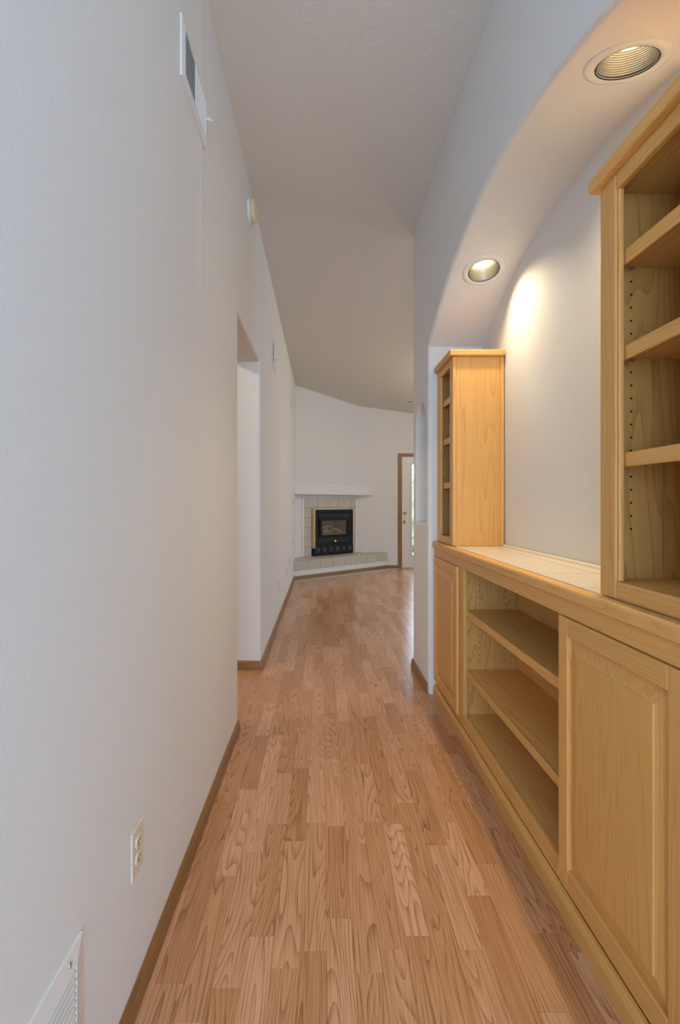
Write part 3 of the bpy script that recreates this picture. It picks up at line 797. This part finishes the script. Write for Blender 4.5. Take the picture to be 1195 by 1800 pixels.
# lower kick panel with six small glazed tiles
box('kick_panel', x0+.004, x1-.006, PY+.004, .02, HT+.0015, zb-.001, M_BLACK, fp, .003)
for i in range(6):
    c = .425 + i*.149; box('glazed_tile', c-.042, c+.042, PY+.0005, PY+.0045, .365, .447, M_GLAZE[i % 2], fp, .002)

# ------------------------------------------------------------------ rear door
dr = S(thing('door_1', 'white rear door with tall glass lite and brass hardware', 'door', (DX0, YB, 0))); del dr['category']
yd = YB+.03
sl = bmesh.new()
gxa, gxb, gza, gzb = 1.665, 2.225, .25, 1.92
for a in ((DX0, gxa, .02, DZ), (gxb, DX1, .02, DZ), (gxa, gxb, .02, gza), (gxa, gxb, gzb, DZ)): add_box(sl, a[0], a[1], yd, yd+.044, a[2], a[3])
s = obj('slab', sl, M_WHITE, dr)
fr = frame_bm(gxa-.03, gxb+.03, gza-.03, gzb+.03, .032, yd-.012, yd-.0005); obj('lite_frame', fr, M_WHITE, dr)
cols, rws = 3, 5
for i in range(cols):
    for j in range(rws):
        a = gxa+(gxb-gxa)*i/cols; b = gxa+(gxb-gxa)*(i+1)/cols; c = gza+(gzb-gza)*j/rws; d = gza+(gzb-gza)*(j+1)/rws
        box('pane', a+.008, b-.008, yd+.018, yd+.022, c+.008, d-.008, M_PANE, dr)
for i in range(1, cols): a = gxa+(gxb-gxa)*i/cols; box('muntin', a-.008, a+.008, yd+.008, yd+.032, gza, gzb, M_WHITE, dr)
for j in range(1, rws):
    c = gza+(gzb-gza)*j/rws
    for i in range(cols): a = gxa+(gxb-gxa)*i/cols; b = gxa+(gxb-gxa)*(i+1)/cols; box('muntin', a+.008, b-.008, yd+.008, yd+.032, c-.008, c+.008, M_WHITE, dr)
MK = lambda z: Matrix.Translation((DX0+.066, yd-.0005, z)) @ Matrix.Rotation(H, 4, 'X')
lathe('knob', [(0, 0), (.032, 0), (.030, .006), (.012, .010), (.012, .026), (.026, .034), (.029, .046), (.020, .058), (0, .060)], M_BRASS, dr, 24, MK(.865), True)
lathe('deadbolt', [(0, 0), (.031, 0), (.029, .008), (.018, .012), (.016, .020), (0, .020)], M_BRASS, dr, 24, MK(1.02), True)
box('threshold', DX0-.01, DX1+.01, YB+.001, YB+.12, .0005, .018, M_STEEL, dr)
# casing
cw = .062
for nm, a in (('casing', (DX0-.012-cw, DX0-.012, YB-.016, YB-.0005, .001, DZ+.012)), ('casing', (DX1+.012, DX1+.012+cw, YB-.016, YB-.0005, .001, DZ+.012))): box(nm, *a, BB[2], dr, .004)
box('casing', DX0-.012-cw, DX1+.012+cw, YB-.016, YB-.0005, DZ+.0125, DZ+.012+cw-.015, BB[0], dr, .004)
bm = bmesh.new()
add_box(bm, DX0-.0195, DX0-.0005, YB, YB+.10, .02, DZ+.002); add_box(bm, DX1+.0005, DX1+.0195, YB, YB+.10, .02, DZ+.002); add_box(bm, DX0-.0195, DX1+.0195, YB, YB+.10, DZ+.0025, DZ+.0195)
obj('jamb', bm, BB[2], dr)
# switch plate beside the door (faces -Y)
r = thing('light_switch', 'almond light switch plate on the rear wall beside the brown door casing', 'switch', (1.335, YB, 1.275))
box('plate', 1.335-.035, 1.335+.035, YB-.006, YB-.0005, 1.218, 1.332, M_ALMOND, r, .0025)
box('toggle', 1.33, 1.34, YB-.016, YB-.0055, 1.272, 1.287, M_ALMOND, r, .001)
# ceiling can in the living room
cx_, cy_ = 1.46, 8.02; cz_ = ceil_z(cx_, cy_)
r = thing('ceiling_downlight', 'small unlit ceiling downlight beyond the hallway, by the rear door', 'downlight', (cx_, cy_, cz_), (0, math.atan(.14), 0), True)
lathe('trim_ring', [(.055, -.004), (.085, -.006), (.092, -.0005), (.055, -.0005)], M_WHITE, r, 32)
lathe('lens', [(0, -.003), (.0545, -.003), (.0545, -.0008), (0, -.0008)], M_GREYIN, r, 32)

# warm ceiling lamps of the two rooms beside the hallway, hidden by its walls; their light shows on ceiling and jamb
M_BOWL = emit('lit_bowl', (1.0, .82, .58), 3.0)
def bowl_lamp(x, y, z, tilt, watts, label):
    r = thing('ceiling_lamp', label, 'lamp', (x, y, z), (0, tilt, 0), True)
    lathe('canopy', [(0, -.002), (.07, -.002), (.066, -.022), (.016, -.030), (.012, -.20), (0, -.20)], M_BRASS, r, 24)
    lathe('bowl', [(0, -.30), (.10, -.29), (.17, -.25), (.20, -.20), (.196, -.20), (.166, -.245), (.10, -.284), (0, -.294)], M_BOWL, r, 32, None, True)
    ld = bpy.data.lights.new('bowl_lamp', 'POINT'); ld.energy = watts; ld.color = (1.0, .84, .62); ld.shadow_soft_size = .08
    o = bpy.data.objects.new('lamp', ld); C.objects.link(o); o.parent = r; o.location = (0, 0, -.38)
bowl_lamp(2.3, 6.1, ceil_z(2.3, 6.1), math.atan(.14), ROOM_LAMP_W, 'warm glass bowl ceiling lamp in the living room behind the hallway wall')
bowl_lamp(-1.75, 2.2, ceil_z(-1.75, 2.2), 0, SIDE_LAMP_W, 'warm glass bowl ceiling lamp in the side room beyond the opening')

# ------------------------------------------------------------------ outdoors seen through the door glass
tag(S(box('lawn', -14, 18, YB+.2, 26, -.3, -.12, M_LAWN)), 'green lawn outside the rear door')
bm = bmesh.new()
bmesh.ops.create_icosphere(bm, subdivisions=4, radius=1)
rr = random.Random(3)
for v in bm.verts: v.co = Vector((v.co.x*4.2, v.co.y*1.2, v.co.z*1.15)) * (.9+.2*rr.random()) + Vector((3.6, 14.0, .75))
tag(obj('hedge', bm, M_LEAF), 'leafy green hedge outside, seen through the door glass', 'hedge')
